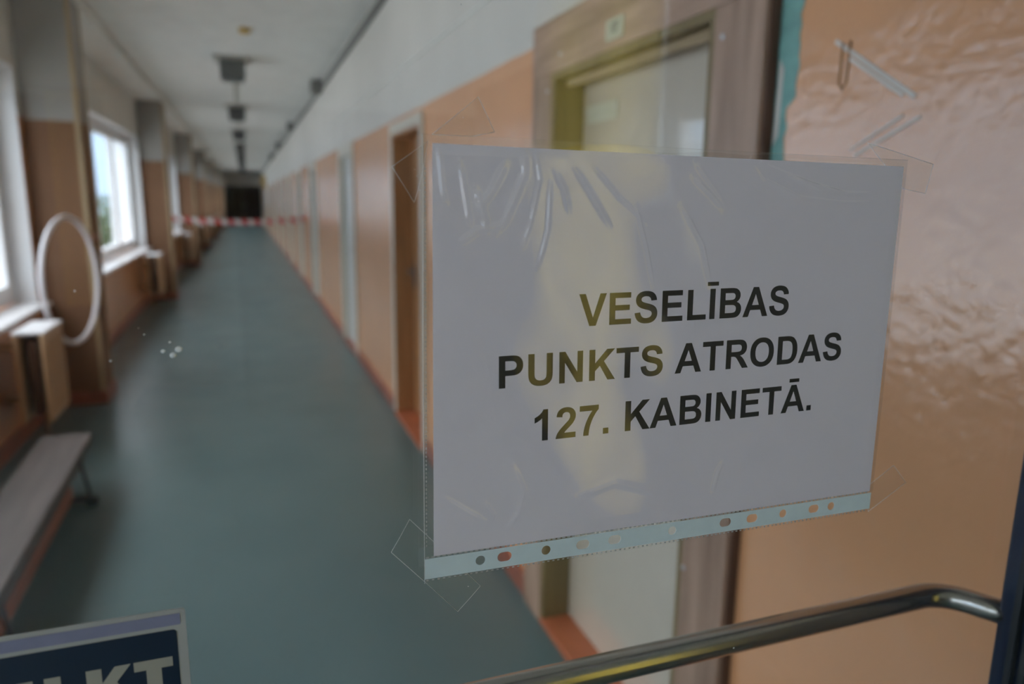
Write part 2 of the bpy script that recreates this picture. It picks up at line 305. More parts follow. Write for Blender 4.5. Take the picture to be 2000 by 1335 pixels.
def outline(ch, n=5):
    P = []; cur = None
    tk = GL[ch][1].replace('M', ' M ').replace('L', ' L ').replace('Q', ' Q ').replace('Z', ' Z ').split(); i = 0
    while i < len(tk):
        c = tk[i]
        if c == 'M': cur = [(float(tk[i+1]), float(tk[i+2]))]; i += 3
        elif c == 'L': cur.append((float(tk[i+1]), float(tk[i+2]))); i += 3
        elif c == 'Q':
            a = cur[-1]; b = (float(tk[i+1]), float(tk[i+2])); d = (float(tk[i+3]), float(tk[i+4])); i += 5
            for k in range(1, n+1):
                t = k/n; cur.append(tuple((1-t)**2*a[j]+2*t*(1-t)*b[j]+t*t*d[j] for j in (0, 1)))
        else:
            if cur[0] == cur[-1]: cur.pop()
            P.append(cur); cur = None; i += 1
    return P
def lettering(text, x0, base, x1, cap, ang, z, m, parent, thick=.00005):
    """letters whose ink runs from x0 to x1 with its baseline through (x0, base), turned by ang"""
    adv = 0; ink = []
    for ch in text:
        for p in outline(ch): ink += [adv+q[0] for q in p]
        adv += GL[ch][0]
    k = (x1-x0)/(max(ink)-min(ink)); mn = min(ink); ky = cap/1466; adv = 0; ca, sa = math.cos(ang), math.sin(ang)
    for ch in text:
        ol = outline(ch)
        if ol:
            ox = adv-mn
            P = [[((ox+q[0])*k*ca-q[1]*ky*sa+x0, (ox+q[0])*k*sa+q[1]*ky*ca+base) for q in p] for p in ol]
            shape('letter', P, thick, m, parent, T(0, 0, z))
        adv += GL[ch][0]

# ------------------------------------------------------------------ the corridor shell
ORD = ['first', 'second', 'third', 'fourth', 'fifth', 'sixth', 'seventh', 'eighth', 'ninth', 'tenth', 'eleventh', 'twelfth', 'thirteenth', 'fourteenth']
XR, XL, XP, ZC, YE = .97, -1.40, -1.06, 2.95, 44.5
Y0 = .33                                                             # the glazed partition stands here
o = boxes('floor', [((-3.2, -6.2, -.2), (1.9, YE+.6, 0))], 'linoleum'); tag(o, 'dull teal linoleum floor running down the corridor', 'floor', kind='structure')
o = boxes('ceiling', [((XP, Y0, ZC), (XR+.3, YE+.6, ZC+.3)), ((-3.2, -6.2, ZC), (1.9, Y0, ZC+.3)), ((-1.9, Y0, 2.87), (XP, YE+.6, ZC+.3))], 'ceiling_white')
tag(o, 'off-white plaster ceiling of the corridor', 'ceiling', kind='structure')
# right wall with door openings
DOORS = [dict(y=(1.37, 2.24), head=1.93, cw=.165, proud=.03, leaf=1.045, lm='door_cream', cm='worn_wood_v', jm='olive_wood'),
         dict(y=(4.20, 5.04), head=1.955, cw=.065, proud=.02, leaf=1.085, lm='brown_wood', cm='casing_cream', jm='brown_wood'),
         dict(y=(7.06, 7.98), head=1.96, cw=.09, proud=.02, leaf=1.0, lm='door_white', cm='casing_cream', jm='casing_cream')]
for yy in (10.9, 13.9, 16.9, 19.9, 22.9, 25.9, 28.9, 31.9, 34.9, 37.9, 40.9):
    DOORS.append(dict(y=(yy, yy+.9), head=1.96, cw=.09, proud=.02, leaf=1.0, lm='door_white', cm='casing_cream', jm='casing_cream'))
L_ = []; y = Y0
for d in DOORS:
    L_ += [((XR, y, 0), (XR+.25, d['y'][0], ZC)), ((XR, d['y'][0], d['head']), (XR+.25, d['y'][1], ZC))]; y = d['y'][1]
L_.append(((XR, y, 0), (XR+.25, YE, ZC)))
wall_r = boxes('wall_right', L_, 'oil_paint_wall'); tag(wall_r, 'glossy peach right wall with cream upper band', 'wall', kind='structure')
L_ = []; y = Y0
for d in DOORS:
    a, b = d['y'][0]-d['cw']-.002, d['y'][1]+d['cw']+.002
    if a > y: L_.append(((XR-.022, y, 0), (XR+.01, a, .085)))
    y = b
L_.append(((XR-.022, y, 0), (XR+.01, YE, .085)))
o = boxes('baseboard_right', L_, 'baseboard_red', bev=.004); tag(o, 'red-brown baseboard along the right wall', 'baseboard', kind='structure')
# left wall, windows and pilasters
BAYS = range(7)
WZ0, WZ1 = .79, 2.36
win = [(.48+6*k, 5.86+6*k) for k in BAYS]
L_ = [((-1.75, Y0, 0), (XL, YE, WZ0-.03)), ((-1.75, Y0, WZ1), (XL, YE, 2.9))]; y = Y0
for a, b in win: L_.append(((-1.75, y, WZ0-.03), (XL, a, WZ1))); y = b
L_.append(((-1.75, y, WZ0-.03), (XL, YE, WZ1)))
wall_l = boxes('wall_left', L_, 'oil_paint_wall'); tag(wall_l, 'peach left wall with cream top, broken by windows', 'wall', kind='structure')
L_ = []; y = Y0
for k in BAYS:
    a, b = 5.95+6*k, 6.30+6*k
    tr = empty('trim_%d' % (k+1), (XP, (a+b)/2, 0), label='square wall pilaster with tan corner strips, %s from the glass door' % ORD[k], cat='pilaster', kind='structure')
    tr.matrix_world = Matrix.Identity(4)
    p = boxes('pilaster', [((XL+.0, a, 0), (XP, b, 2.87))], 'pilaster_shaded_paint', tr, bev=.006)
    for yy in (a-.004, b-.026): boxes('corner_guard', [((XP-.024, yy, .09), (XP+.006, yy+.03, 2.85))], 'guard_tan', p, bev=.003)
    L_ += [((XL-.01, y, 0), (XL+.02, a-.018, .10)), ((XL, a-.02, 0), (XP+.02, b+.02, .10))]; y = b+.018
L_.append(((XL-.01, y, 0), (XL+.02, YE, .10)))
o = boxes('baseboard_left', L_, 'baseboard_red', bev=.004); tag(o, 'red-brown baseboard along the left wall and pilasters', 'baseboard', kind='structure')
for k, (a, b) in enumerate(win):
    t = empty('window_%d' % (k+1), (-1.57, (a+b)/2, WZ0), label='white-framed corridor window, %s from the glass door' % ORD[k], cat='window', kind='structure')
    c = (b-a)/2; H = WZ1-WZ0
    boxes('window_frame', [((-.03, -c, 0), (.03, -c+.07, H)), ((-.03, c-.07, 0), (.03, c, H)), ((-.03, -c+.07, 0), (.03, c-.07, .06)), ((-.03, -c+.07, H-.07), (.03, c-.07, H))], 'gloss_white', t, bev=.006)
    boxes('window_sill', [((.03, -c-.03, -.03), (.245, c+.03, .0))], 'gloss_white', t, bev=.006)
    for s, nm in ((1, 'reveal_lining'), (-1, 'reveal_lining')): boxes(nm, [((-.178, s*c, -.001), (.168, s*(c-.012), H))], 'gloss_white', t)
    boxes('head_lining', [((-.178, -c+.012, H-.012), (.168, c-.012, H))], 'gloss_white', t)
    w = (2*c-.14)/4
    for i in range(4):
        y0 = -c+.07+i*w
        cs = boxes('casement', [((-.025, y0+.004, .062), (.04, y0+.064, H-.072)), ((-.025, y0+w-.064, .062), (.04, y0+w-.004, H-.072)), ((-.025, y0+.064, .062), (.04, y0+w-.064, .13)), ((-.025, y0+.064, H-.14), (.04, y0+w-.064, H-.072))], 'gloss_white', t, bev=.004)
        boxes('pane', [((-.002, y0+.064, .13), (.002, y0+w-.064, H-.14))], 'window_glass', cs)
    portal('window_portal', (-1.68, (a+b)/2, (WZ0+WZ1)/2), (0, math.radians(-90), 0), H, b-a)
# far end
o = boxes('wall_back', [((XL-.3, YE, 2.17), (XR+.3, YE+.2, ZC+.1)), ((XL-.3, YE, 0), (XP-.02, YE+.2, 2.17)), ((.90, YE, 0), (XR+.3, YE+.2, 2.17)), ((XL-.3, YE+.5, 0), (XR+.3, YE+.55, 2.3))], 'ceiling_white'); tag(o, 'pale end wall above the dark double doors', 'wall', kind='structure')
fd = empty('door_15', (-.08, YE+.05, 0), label='dark brown double doors closing the far end of the corridor', cat='door', kind='structure')
boxes('door_frame', [((-1.0, 0, 0), (-.92, .1, 2.17)), ((.90, 0, 0), (.98, .1, 2.17)), ((-.92, 0, 2.08), (.90, .1, 2.17))], 'far_door_brown', fd)
for (a, b, m) in ((-.918, -.012, 'far_door_olive'), (-.008, .898, 'far_door_brown')):
    lf = boxes('door_leaf', [((a, .03, .01), (b, .07, 2.075))], m, fd, bev=.005)
    for z0, z1 in ((.15, .95), (1.1, 1.95)): boxes('door_panel', [((a+.12, .022, z0), (b-.12, .032, z1))], m, lf, bev=.004)
    boxes('door_handle', [((b-.09 if a < -.5 else a+.05, -.02, .98), (b-.05 if a < -.5 else a+.09, .03, 1.12))], 'grey_metal', lf, bev=.004)
# doors of the right wall
NAMES = ['cream door in a wide worn wooden casing, nearest on the right wall', 'brown wooden door in a cream frame, second on the right wall', 'white door with small dark handle, third on the right wall']
for k, d in enumerate(DOORS):
    (a, b), H, cw, pr = d['y'], d['head'], d['cw'], d['proud']
    lab = NAMES[k] if k < 3 else 'white corridor door, %s from the glass door on the right wall' % ORD[k]
    t = empty('door_%d' % (k+1), (XR, (a+b)/2, 0), label=lab, cat='door', kind='structure'); c = (b-a)/2
    cm2 = 'worn_wood_h' if k == 0 else d['cm']
    for s in (-1, 1): boxes('side_casing', [((-pr, s*c, 0), (.0, s*(c+cw), H+(0 if k == 0 else cw)))], d['cm'], t, bev=.004)
    boxes('head_casing', [((-pr-.001, -c-cw if k == 0 else -c, H), (0, c+cw if k == 0 else c, H+cw))], cm2, t, bev=.004)
    lx = d['leaf']-XR
    boxes('jamb', [((-pr+.004, c-.02, 0), (lx+.06, c, H))], d['jm'], t); boxes('jamb', [((-pr+.004, -c, 0), (lx+.06, -c+.02, H))], d['jm'], t)
    boxes('head_jamb', [((-pr+.004, -c+.02, H-.02), (lx+.06, c-.02, H))], d['jm'], t)
    boxes('threshold', [((-.03, -c+.0, 0), (lx+.02, c-.0, .028))], 'threshold_orange' if k < 2 else 'baseboard_red', t, bev=.005)
    lf = boxes('door_leaf', [((lx, -c+.022, .03), (lx+.04, c-.022, H-.022))], d['lm'], t, bev=.004)
    hs = -1 if k != 1 else 1
    hy = hs*(c-.075)
    boxes('handle_plate', [((lx-.006, hy-.02, .93), (lx+.001, hy+.02, 1.09))], 'grey_metal', lf, bev=.002)
    tube('door_handle', [(lx-.004, hy, 1.04), (lx-.035, hy, 1.04), (lx-.045, hy-hs*.01, 1.04), (lx-.045, hy-hs*.11, 1.04)], .008, 'grey_metal', lf, 10)
    if k == 0:
        boxes('stop_batten', [((.012, -c+.02, H-.045), (.034, c-.02, H-.021))], 'guard_tan', t, bev=.003)
        boxes('edge_strip', [((-.018, -c-cw-.008, 0), (0, -c-cw, H+cw))], 'dark_brown', t)
        for (yy, zz) in ((1.337, 1.866), (1.357, .674), (2.269, 1.879), (2.172, 1.977), (1.45, 2.0)):
            bm = bmesh.new(); bmesh.ops.create_uvsphere(bm, u_segments=12, v_segments=8, radius=.006, matrix=Matrix.Diagonal((.5, 1, 1, 1)))
            finish('screw', bm, 'screw', t, smooth=True, loc=(-pr-.001, yy-(a+b)/2, zz))
        pl = shape('number_plate', [rrect(-.048, -.026, .048, .026, .004)], .003, 'plate_green', t, T(-pr-.003, 1.812-(a+b)/2, 1.978) @ YZ)
        lettering('127', -.02, -.010, .022, .026, 0, .0018, 'print_dark', pl, .0004)
        pl = shape('door_plate', [rrect(-.1, -.026, .1, .026, .004)], .003, 'plate_green', lf, T(lx-.002, 2.08-(a+b)/2, 1.80) @ YZ)
        for q in (-.088, .088):
            bm = bmesh.new(); bmesh.ops.create_uvsphere(bm, u_segments=12, v_segments=8, radius=.006, matrix=Matrix.Diagonal((1, 1, .5, 1)))
            finish('screw', bm, 'screw', pl, smooth=True, loc=(q, .008, .002))
    elif k == 2:
        pl = shape('door_plate', [rrect(-.07, -.035, .07, .035, .004)], .003, 'notice_white', lf, T(lx-.002, 0, 1.72) @ YZ)
# marks on the right wall
def wall_mark(name, pts, m, th=.0012): return shape(name, [[(-p[0], p[1]) for p in pts]], th, m, wall_r, T(XR-.0006, 0, 0) @ YZ)
random.seed(3)
e1 = [(1.196, z) for z in np.linspace(1.60, 2.05, 12)]
e2 = [(1.140+.022*(1 if z < 1.72 else 0)+random.uniform(-.005, .005), z) for z in np.linspace(2.05, 1.60, 26)]
wall_mark('bare_teal_paint', e1+e2, 'teal_paint')
wall_mark('bare_plaster', [(1.194, 1.64), (1.190, 1.80), (1.178, 1.78), (1.180, 1.66)], 'plaster_pale', .0022)
def strip(p, q, w): 
    d = Vector((q[0]-p[0], q[1]-p[1])).normalized(); n = Vector((-d.y, d.x))*w/2
    return [(p[0]+n.x, p[1]+n.y), (q[0]+n.x, q[1]+n.y), (q[0]-n.x, q[1]-n.y), (p[0]-n.x, p[1]-n.y)]
for p, q, w in (((1.052, 1.806), (.877, 1.694), .0075), ((1.016, 1.772), (.900, 1.699), .006), ((.985, 1.612), (.863, 1.663), .005), ((.995, 1.622), (.895, 1.668), .004)):
    wall_mark('paint_scrape', strip(p, q, w), 'plaster_pale', .002)
dp = [(1.034, 1.80), (1.036, 1.735), (1.028, 1.724), (1.020, 1.735), (1.018, 1.80)]
tube('paint_drip', [(XR-.0005, a, b) for a, b in dp], .0024, 'drip_brown', wall_r, 8)
boxes('plaster_strip', [((XR-.006, .56, 0), (XR, .655, ZC))], 'oil_paint_wall', wall_r, bev=.002)
tube('wall_cable', [(XR-.006, yy, 2.325+.0025*math.sin(yy*2.3)+.004*(yy-3)) for yy in np.linspace(.5, 9.5, 60)], .005, 'soffit_white', wall_r, 8)

# ------------------------------------------------------------------ lobby behind the camera
LXL, LXR, LYB = -3.0, 1.6, -4.5
o = boxes('wall_lobby_left', [((LXL-.2, LYB-.3, 0), (LXL, Y0, .6)), ((LXL-.2, LYB-.3, 2.7), (LXL, Y0, ZC)), ((LXL-.2, LYB-.3, .6), (LXL, -4.0, 2.7)), ((LXL-.2, -.5, .6), (LXL, Y0, 2.7))], 'lobby_wall'); tag(o, 'cream lobby wall with an unseen window, enlarged for light', 'wall', kind='structure')
o = boxes('wall_lobby_right', [((LXR, LYB-.3, 0), (LXR+.2, Y0, .3)), ((LXR, LYB-.3, 2.6), (LXR+.2, Y0, ZC)), ((LXR, LYB-.3, .3), (LXR+.2, -3.1, 2.6)), ((LXR, -1.95, .3), (LXR+.2, Y0, 2.6))], 'lobby_dark_wall'); tag(o, 'dark brown lobby wall with a tall curtained window', 'wall', kind='structure')
arch = [(-.82, 0)]+[(-.445+.375*math.cos(math.radians(180-9*k)), 2.3+.375*math.sin(math.radians(180-9*k))) for k in range(21)]+[(-.07, 0)]
o = shape('wall_lobby_back', [[(LXL, -.02), (LXR, -.02), (LXR, ZC), (LXL, ZC)], [(p[0], max(p[1], .001)) for p in arch], [(-1.07, .9), (-.87, .9), (-.87, 2.1), (-1.07, 2.1)], [(-2.9, .5), (-1.5, .5), (-1.5, 2.7), (-2.9, 2.7)]], .2, 'lobby_panelled_wall', None, T(0, LYB-.1, 0) @ XZ); tag(o, 'lobby back wall, dark below and cream above, with an arched niche', 'wall', kind='structure')
o = boxes('wall_niche', [((-1.0, LYB-1.2, 0), (.1, LYB-1.15, ZC)), ((-.9, LYB-1.15, 0), (-.85, LYB-.2, ZC)), ((-.05, LYB-1.15, 0), (0, LYB-.2, ZC)), ((-.9, LYB-1.2, 2.75), (0, LYB-.2, 2.8))], 'ceiling_white'); tag(o, 'grey inside of the arched niche', 'wall', kind='structure')
o = boxes('wall_partition', [((LXL, Y0, 0), (XL-.02, Y0+.12, ZC)), ((XR, Y0, 0), (LXR+.2, Y0+.001, ZC)), ((XL-.02, Y0, 2.45), (XR, Y0+.1, ZC))], 'lobby_wall'); tag(o, 'cream wall around the glazed corridor partition', 'wall', kind='structure')
def simple_window(n, label, loc, w, h, rz, pane=True):
    t = empty('window_%d' % n, loc, label=label, cat='window', kind='structure'); t.rotation_euler.z = rz
    boxes('window_frame', [((-w/2, -.03, 0), (-w/2+.06, .03, h)), ((w/2-.06, -.03, 0), (w/2, .03, h)), ((-w/2+.06, -.03, 0), (w/2-.06, .03, .06)), ((-w/2+.06, -.03, h-.06), (w/2-.06, .03, h)), ((-.03, -.03, .06), (.03, .03, h-.06))], 'gloss_white', t, bev=.004)
    for s in (-1, 1): boxes('pane', [((s*.03, -.002, .06), (s*(w/2-.06), .002, h-.06))], 'window_glass', t)
    return t
def curtain(label, loc, w, h, rz):
    t = empty('curtain', loc, label=label, cat='curtain'); t.rotation_euler.z = rz
    n = 90; bm = bmesh.new(); vs = []
    for i in range(n+1):
        x = -w/2+w*i/n; yy = .03*math.sin(i*.55)+.012*math.sin(i*1.3)
        vs.append((bm.verts.new((x, yy, 0)), bm.verts.new((x, yy*.8, h))))
    for i in range(n): bm.faces.new((vs[i][0], vs[i+1][0], vs[i+1][1], vs[i][1]))
    finish('cloth', bm, 'curtain_yellow', t, smooth=True)
    tube('rod', [(-w/2-.1, 0, h+.015), (w/2+.1, 0, h+.015)], .012, 'curtain_rod', t)
simple_window(8, 'unseen window in the left lobby wall, enlarged to light the paper', (LXL-.1, -2.25, .6), 3.5, 2.1, math.pi/2)  # lobby window out of view, enlarged to brighten the paper
simple_window(9, 'tall lobby window behind a yellow curtain', (LXR+.1, -2.525, .3), 1.15, 2.3, math.pi/2)
simple_window(12, 'unseen lobby window added in the back wall to light the paper', (-2.2, LYB-.1, .5), 1.4, 2.2, 0)  # added window, out of view, for frontal light on the paper
portal('window_portal', (-2.2, LYB-.15, 1.6), (math.radians(90), 0, 0), 1.4, 2.2)
simple_window(10, 'narrow lobby window behind a yellow curtain', (-.97, LYB-.1, .9), .20, 1.2, 0)
curtain('yellow curtain at the tall lobby window', (LXR-.06, -2.525, .25), 1.25, 2.4, math.pi/2)
curtain('yellow curtain at the narrow lobby window', (-.97, LYB+.06, .85), .22, 1.28, 0)
portal('window_portal', (LXL-.15, -2.25, 1.65), (0, math.radians(-90), 0), 2.1, 3.5)
portal('window_portal', (LXR+.15, -2.525, 1.45), (0, math.radians(90), 0), 2.3, 1.15)
portal('window_portal', (-.97, LYB-.15, 1.5), (math.radians(90), 0, 0), .20, 1.2)

# ------------------------------------------------------------------ outdoors
o = boxes('ground', [((-60, -30, -1.0), (-1.9, 80, -.9))], 'ground_pale_bounce'); tag(o, 'ground outside the corridor windows, made pale to bounce daylight', 'ground', kind='structure')
fc = empty('added_building', (-24, 25, -.9), label='pale building added across the yard to dim the window view', cat='building')  # added building, darker than the sky, tones down the view through the windows
boxes('facade', [((-6, -50, 0), (0, 60, 8.5))], 'facade_pale', fc)
boxes('added_wing', [((-40, 45, 0), (16, 57, 13))], 'facade_pale', fc)  # added across the line of sight to cover the bright sky
boxes('roof_edge', [((-6.2, -50.2, 8.5), (.3, 60.2, 8.8))], 'facade_pale', fc)
for kk in range(26):
    for zz in (1.2, 4.6):
        wf = boxes('window', [((0, -48+4.1*kk, zz), (.04, -46.5+4.1*kk, zz+1.7))], 'gloss_white', fc)
        boxes('pane', [((.03, -47.9+4.1*kk, zz+.1), (.05, -46.6+4.1*kk, zz+1.6))], 'facade_window', wf)
def shrub(label, loc, r, h, n):
    t = empty('shrub', loc, label=label, cat='shrub', group='shrubs outside the windows')
    rng = random.Random(int(abs(loc[1])*10)); bm = bmesh.new()
    for i in range(n):
        d = Vector((rng.gauss(0, 1), rng.gauss(0, 1), rng.gauss(0, 1))).normalized()*rng.uniform(.55, 1)
        c = Vector((d.x*r, d.y*r, h*.58+d.z*h*.42)); a = Vector((rng.gauss(0, 1), rng.gauss(0, 1), rng.gauss(0, 1))).normalized(); b = a.orthogonal().normalized()
        s = rng.uniform(.05, .11); bm.faces.new([bm.verts.new(c+a*s), bm.verts.new(c+b*s*.5), bm.verts.new(c-a*s), bm.verts.new(c-b*s*.5)])
    finish('foliage', bm, 'leaf_green', t)
    tube('stem', [(0, 0, -.05), (.03, .02, h*.3), (0, .05, h*.7)], [.05, .04, .015], 'bark', t, 8)
shrub('green shrub outside the second corridor window', (-4.4, 22.0, -.92), 1.1, 2.3, 1800)
shrub('green shrub outside the third corridor window', (-5.5, 31.0, -.92), 1.4, 2.6, 1500)

# ------------------------------------------------------------------ corridor things
for k in BAYS:
    y0 = 4.75+6*k
    t = empty('radiator', (-1.2, y0+.2, .2), label='tan panel radiator with white top, %s from the glass door' % ORD[k], cat='radiator', group='radiators under the corridor windows')
    for nm, x in (('front_panel', .065), ('back_panel', -.07)):
        p = boxes(nm, [((x-.012, -.22, .02), (x+.012, .22, .545))], 'radiator_tan', t, bev=.008)
        if nm == 'front_panel':
            for i in range(9): boxes('rib', [((x+.010, -.19+.045*i, .06), (x+.018, -.17+.045*i, .50))], 'radiator_tan', p, bev=.003)
    boxes('top_grille', [((-.085, -.22, .545), (.08, .22, .56))], 'gloss_white', t, bev=.004)
    boxes('convector_core', [((-.02, -.17, .06), (.02, .17, .5))], 'dark_brown', t)
    for zz in (.1, .42): boxes('bracket', [((-.198, -.02, zz), (-.08, .02, zz+.04))], 'radiator_tan', t)
    tube('pipe', [(-.02, .17, .09), (-.02, .3, .09), (-.1, .38, .09), (-.1, .38, -.2)], .012, 'radiator_tan', t, 10)
# hoop hung on the first pilaster
A = Vector((-1.035, 5.93, 0)); B = Vector((-1.215, 5.2, 0)); cen = (A+B)/2; rad = (A-B).length/2; ax = (A-B).normalized()
hp = empty('hoop', (cen.x, cen.y, .545), label='large pale round hoop hung on the first pilaster', cat='hoop')
tube('ring', [(ax*math.cos(2*math.pi*i/96)*rad)+Vector((0, 0, .42+.42*math.sin(2*math.pi*i/96))) for i in range(96)], .016, 'hoop_plastic', hp, 12, closed=True)
br = A-cen
boxes('bracket', [((br.x-.03, br.y-.05, .67), (br.x+.035, br.y+.05, .71))], 'bracket_brown', hp, bev=.006)
# gym bench
bn = empty('gym_bench', (-.905, 2.55, 0), label='low wooden gym bench with grey worn plank by the left wall', cat='bench'); bn.rotation_euler.z = math.radians(1.2)
boxes('seat_plank', [((-.115, -1.75, .262), (.115, 1.65, .30))], 'bench_plank', bn, bev=.006)
boxes('side_rail', [((.06, -1.7, .19), (.09, 1.5, .262))], 'bench_rail', bn, bev=.005)
boxes('side_rail', [((-.09, -1.7, .19), (-.06, 1.5, .262))], 'bench_rail', bn, bev=.005)
boxes('balance_beam', [((-.045, -1.6, .05), (.055, 1.36, .12))], 'bench_beam', bn, bev=.008)
for yy in (1.38, 0, -1.4):
    lg = boxes('leg', [((-.12, yy-.03, .022), (.13, yy+.03, .048)), ((-.03, yy-.02, .04), (.03, yy+.02, .262))], 'black_iron', bn, bev=.004)
    tube('strut', [(.085, yy+.02, .255), (.125, yy+.0, .04)], .009, 'black_iron', lg, 8)
    tube('strut', [(-.085, yy+.02, .255), (-.115, yy+.0, .04)], .009, 'black_iron', lg, 8)
    for s in (-.12, .13): boxes('rubber_foot', [((s-.025, yy-.035, 0), (s+.025, yy+.035, .03))], 'rubber', lg, bev=.005)
# ceiling lamps
for k in range(8):
    t = empty('ceiling_lamp', (-.05, 8.5+4.3*k, 2.72), label='dark unlit ceiling lamp, %s from the glass door' % ORD[k], cat='lamp', group='lamps along the corridor ceiling')
    boxes('mount', [((-.18, -.18, .2), (.18, .18, .229))], 'lamp_mount', t, bev=.004)
    bm = bmesh.new(); vs = []
    for z, s in ((0, .105), (.02, .12), (.17, .125), (.2, .115)): vs.append([bm.verts.new((sx*s, sy*s, z)) for sx, sy in ((-1, -1), (1, -1), (1, 1), (-1, 1))])
    for i in range(3):
        for j in range(4): bm.faces.new((vs[i][j], vs[i][(j+1) % 4], vs[i+1][(j+1) % 4], vs[i+1][j]))
    bm.faces.new(vs[0]); bm.faces.new(vs[-1]); finish('shade', bm, 'lamp_grey', t, bev=.004)
    boxes('conduit', [((-.012, .18, .205), (.012, 4.12, .229))], 'lamp_mount', t)
bm = bmesh.new(); bmesh.ops.create_cone(bm, cap_ends=True, segments=24, radius1=.045, radius2=.055, depth=.04)
o = finish('smoke_detector', bm, 'sign_yellow', None, bev=.004, loc=(.074, 7.0, 2.929)); tag(o, 'small yellowed detector on the near ceiling', 'detector')
t = empty('cable_conduit', (XR-.02, 22, 2.86), label='grey cable run with boxes under the right ceiling corner', cat='cable')
boxes('trunking', [((-.015, -21, -.02), (.019, 22.4, .03))], 'cable_grey', t)
for yy in (9.6, 15.0, 20.5, 26): boxes('junction_box', [((-.12, yy-22-.1, -.07), (.0, yy-22+.1, .08))], 'cable_grey', t, bev=.006)
# barrier tape
n = 60; bm = bmesh.new(); vs = []
pA = Vector((XP-.03, 12.33, 1.20)); pB = Vector((XR-.012, 13.3, 1.17))
for i in range(n+1):
    s = i/n; p = pA.lerp(pB, s); z = p.z-.10*4*s*(1-s)*.6; tw = .004*math.sin(s*9)
    vs.append((bm.verts.new((p.x, p.y+tw, z-.042)), bm.verts.new((p.x, p.y-tw, z+.042))))
for i in range(n): bm.faces.new((vs[i][0], vs[i+1][0], vs[i+1][1], vs[i][1]))
r = bmesh.ops.solidify(bm, geom=bm.faces[:], thickness=.0006)
o = finish('barrier_tape', bm, 'barrier_stripes'); tag(o, 'red and white striped barrier tape strung across the corridor', 'tape')
# far signs by the end
o = boxes('wall_sign', [((XR-.2, 37.0, 2.0), (XR-.002, 37.06, 2.55))], 'sign_yellow', bev=.004); tag(o, 'small yellow sign projecting from the far right wall', 'sign')
o = boxes('notice', [((XR-.012, 36.2, 1.1), (XR-.001, 37.8, 1.9))], 'notice_white', bev=.002); tag(o, 'white notice board low on the far right wall', 'notice')

# ------------------------------------------------------------------ the glass door
GY = .350
gd = empty('door_16', (.13, GY, 0), label='glazed door with dark navy frame that the paper hangs on', cat='door', kind='structure')
def gbox(name, lst, m, bev=.0, par=gd): return boxes(name, [(tuple(np.array(a)-(.13, GY, 0)), tuple(np.array(b)-(.13, GY, 0))) for a, b in lst], m, par, bev)
gbox('stile', [((.572, .328, .01), (.66, .377, 2.15))], 'frame_navy', .003)
gbox('stile', [((-.44, .328, .01), (-.35, .377, 2.15))], 'frame_navy', .003)
gbox('rail', [((-.35, .328, .01), (.572, .377, .2))], 'frame_navy', .003)
gbox('rail', [((-.35, .328, 2.06), (.572, .377, 2.15))], 'frame_navy', .003)
pane = gbox('pane', [((-.352, GY, .195), (.574, GY+.006, 2.065))], 'door_glass')
gbox('glazing_gasket', [((.566, .345, .2), (.573, GY, 2.06)), ((.566, GY+.006, .2), (.573, .361, 2.06))], 'gasket')
# bent stainless pull bar on the corridor side
HZ = 1.196
def bend(x_s, d):
    P = []
    for k in range(13):
        a = math.radians(62*k/12); P.append((x_s+d*.042*math.sin(a), GY+.07-.042*(1-math.cos(a)), HZ))
    l = P[-1]; P.append((l[0]+d*.017, l[1]-.032, HZ)); return P
pts = [(p[0]-.13, p[1]-GY, p[2]) for p in bend(-.315, -1)[::-1]+[(-.1, GY+.07, HZ), (.2, GY+.07, HZ), (.4, GY+.07, HZ)]+bend(.533, 1)]
tube('handle_bar', pts, .0105, 'stainless', gd, 28)
for (x, z, s) in ((-.034, 1.46, .0015), (-.0315, 1.4625, .0017), (-.038, 1.462, .001), (-.035, 1.466, .0006), (-.059, 1.459, .0006), (-.045, 1.47, .0004), (.285, 1.245, .0006), (-.047, 1.473, .0003), (-.07, 1.49, .0004), (.1, 1.62, .0004)):
    bm = bmesh.new(); bmesh.ops.create_icosphere(bm, subdivisions=2, radius=s, matrix=Matrix.Diagonal((1, .25, .85, 1)))
    finish('paint_speck', bm, 'weld_milk', pane, smooth=True, loc=(x-.13, -.0001, z))
pt = empty('window_11', (0, GY, 0), label='fixed navy-framed glazing beside the glass door', cat='window', kind='structure')
boxes('frame', [((.662, -.022, 0), (.72, .03, 2.45)), ((.92, -.022, 0), (.968, .03, 2.45)), ((.72, -.022, 0), (.92, .03, .12)), ((-.5, -.022, 0), (-.442, .03, 2.45)), ((-1.40, -.022, 0), (-1.34, .03, 2.45)), ((-1.34, -.022, 0), (-.5, .03, .12)), ((-1.4, -.022, 2.38), (.968, .03, 2.45)), ((-.442, -.022, 2.16), (.662, .03, 2.22))], 'frame_navy', pt, bev=.002)
for a, b, z0, z1 in ((.72, .92, .12, 2.38), (-1.34, -.5, .12, 2.38), (-.442, .662, 2.22, 2.38)): boxes('pane', [((a, 0, z0), (b, .006, z1))], 'door_glass', pt)

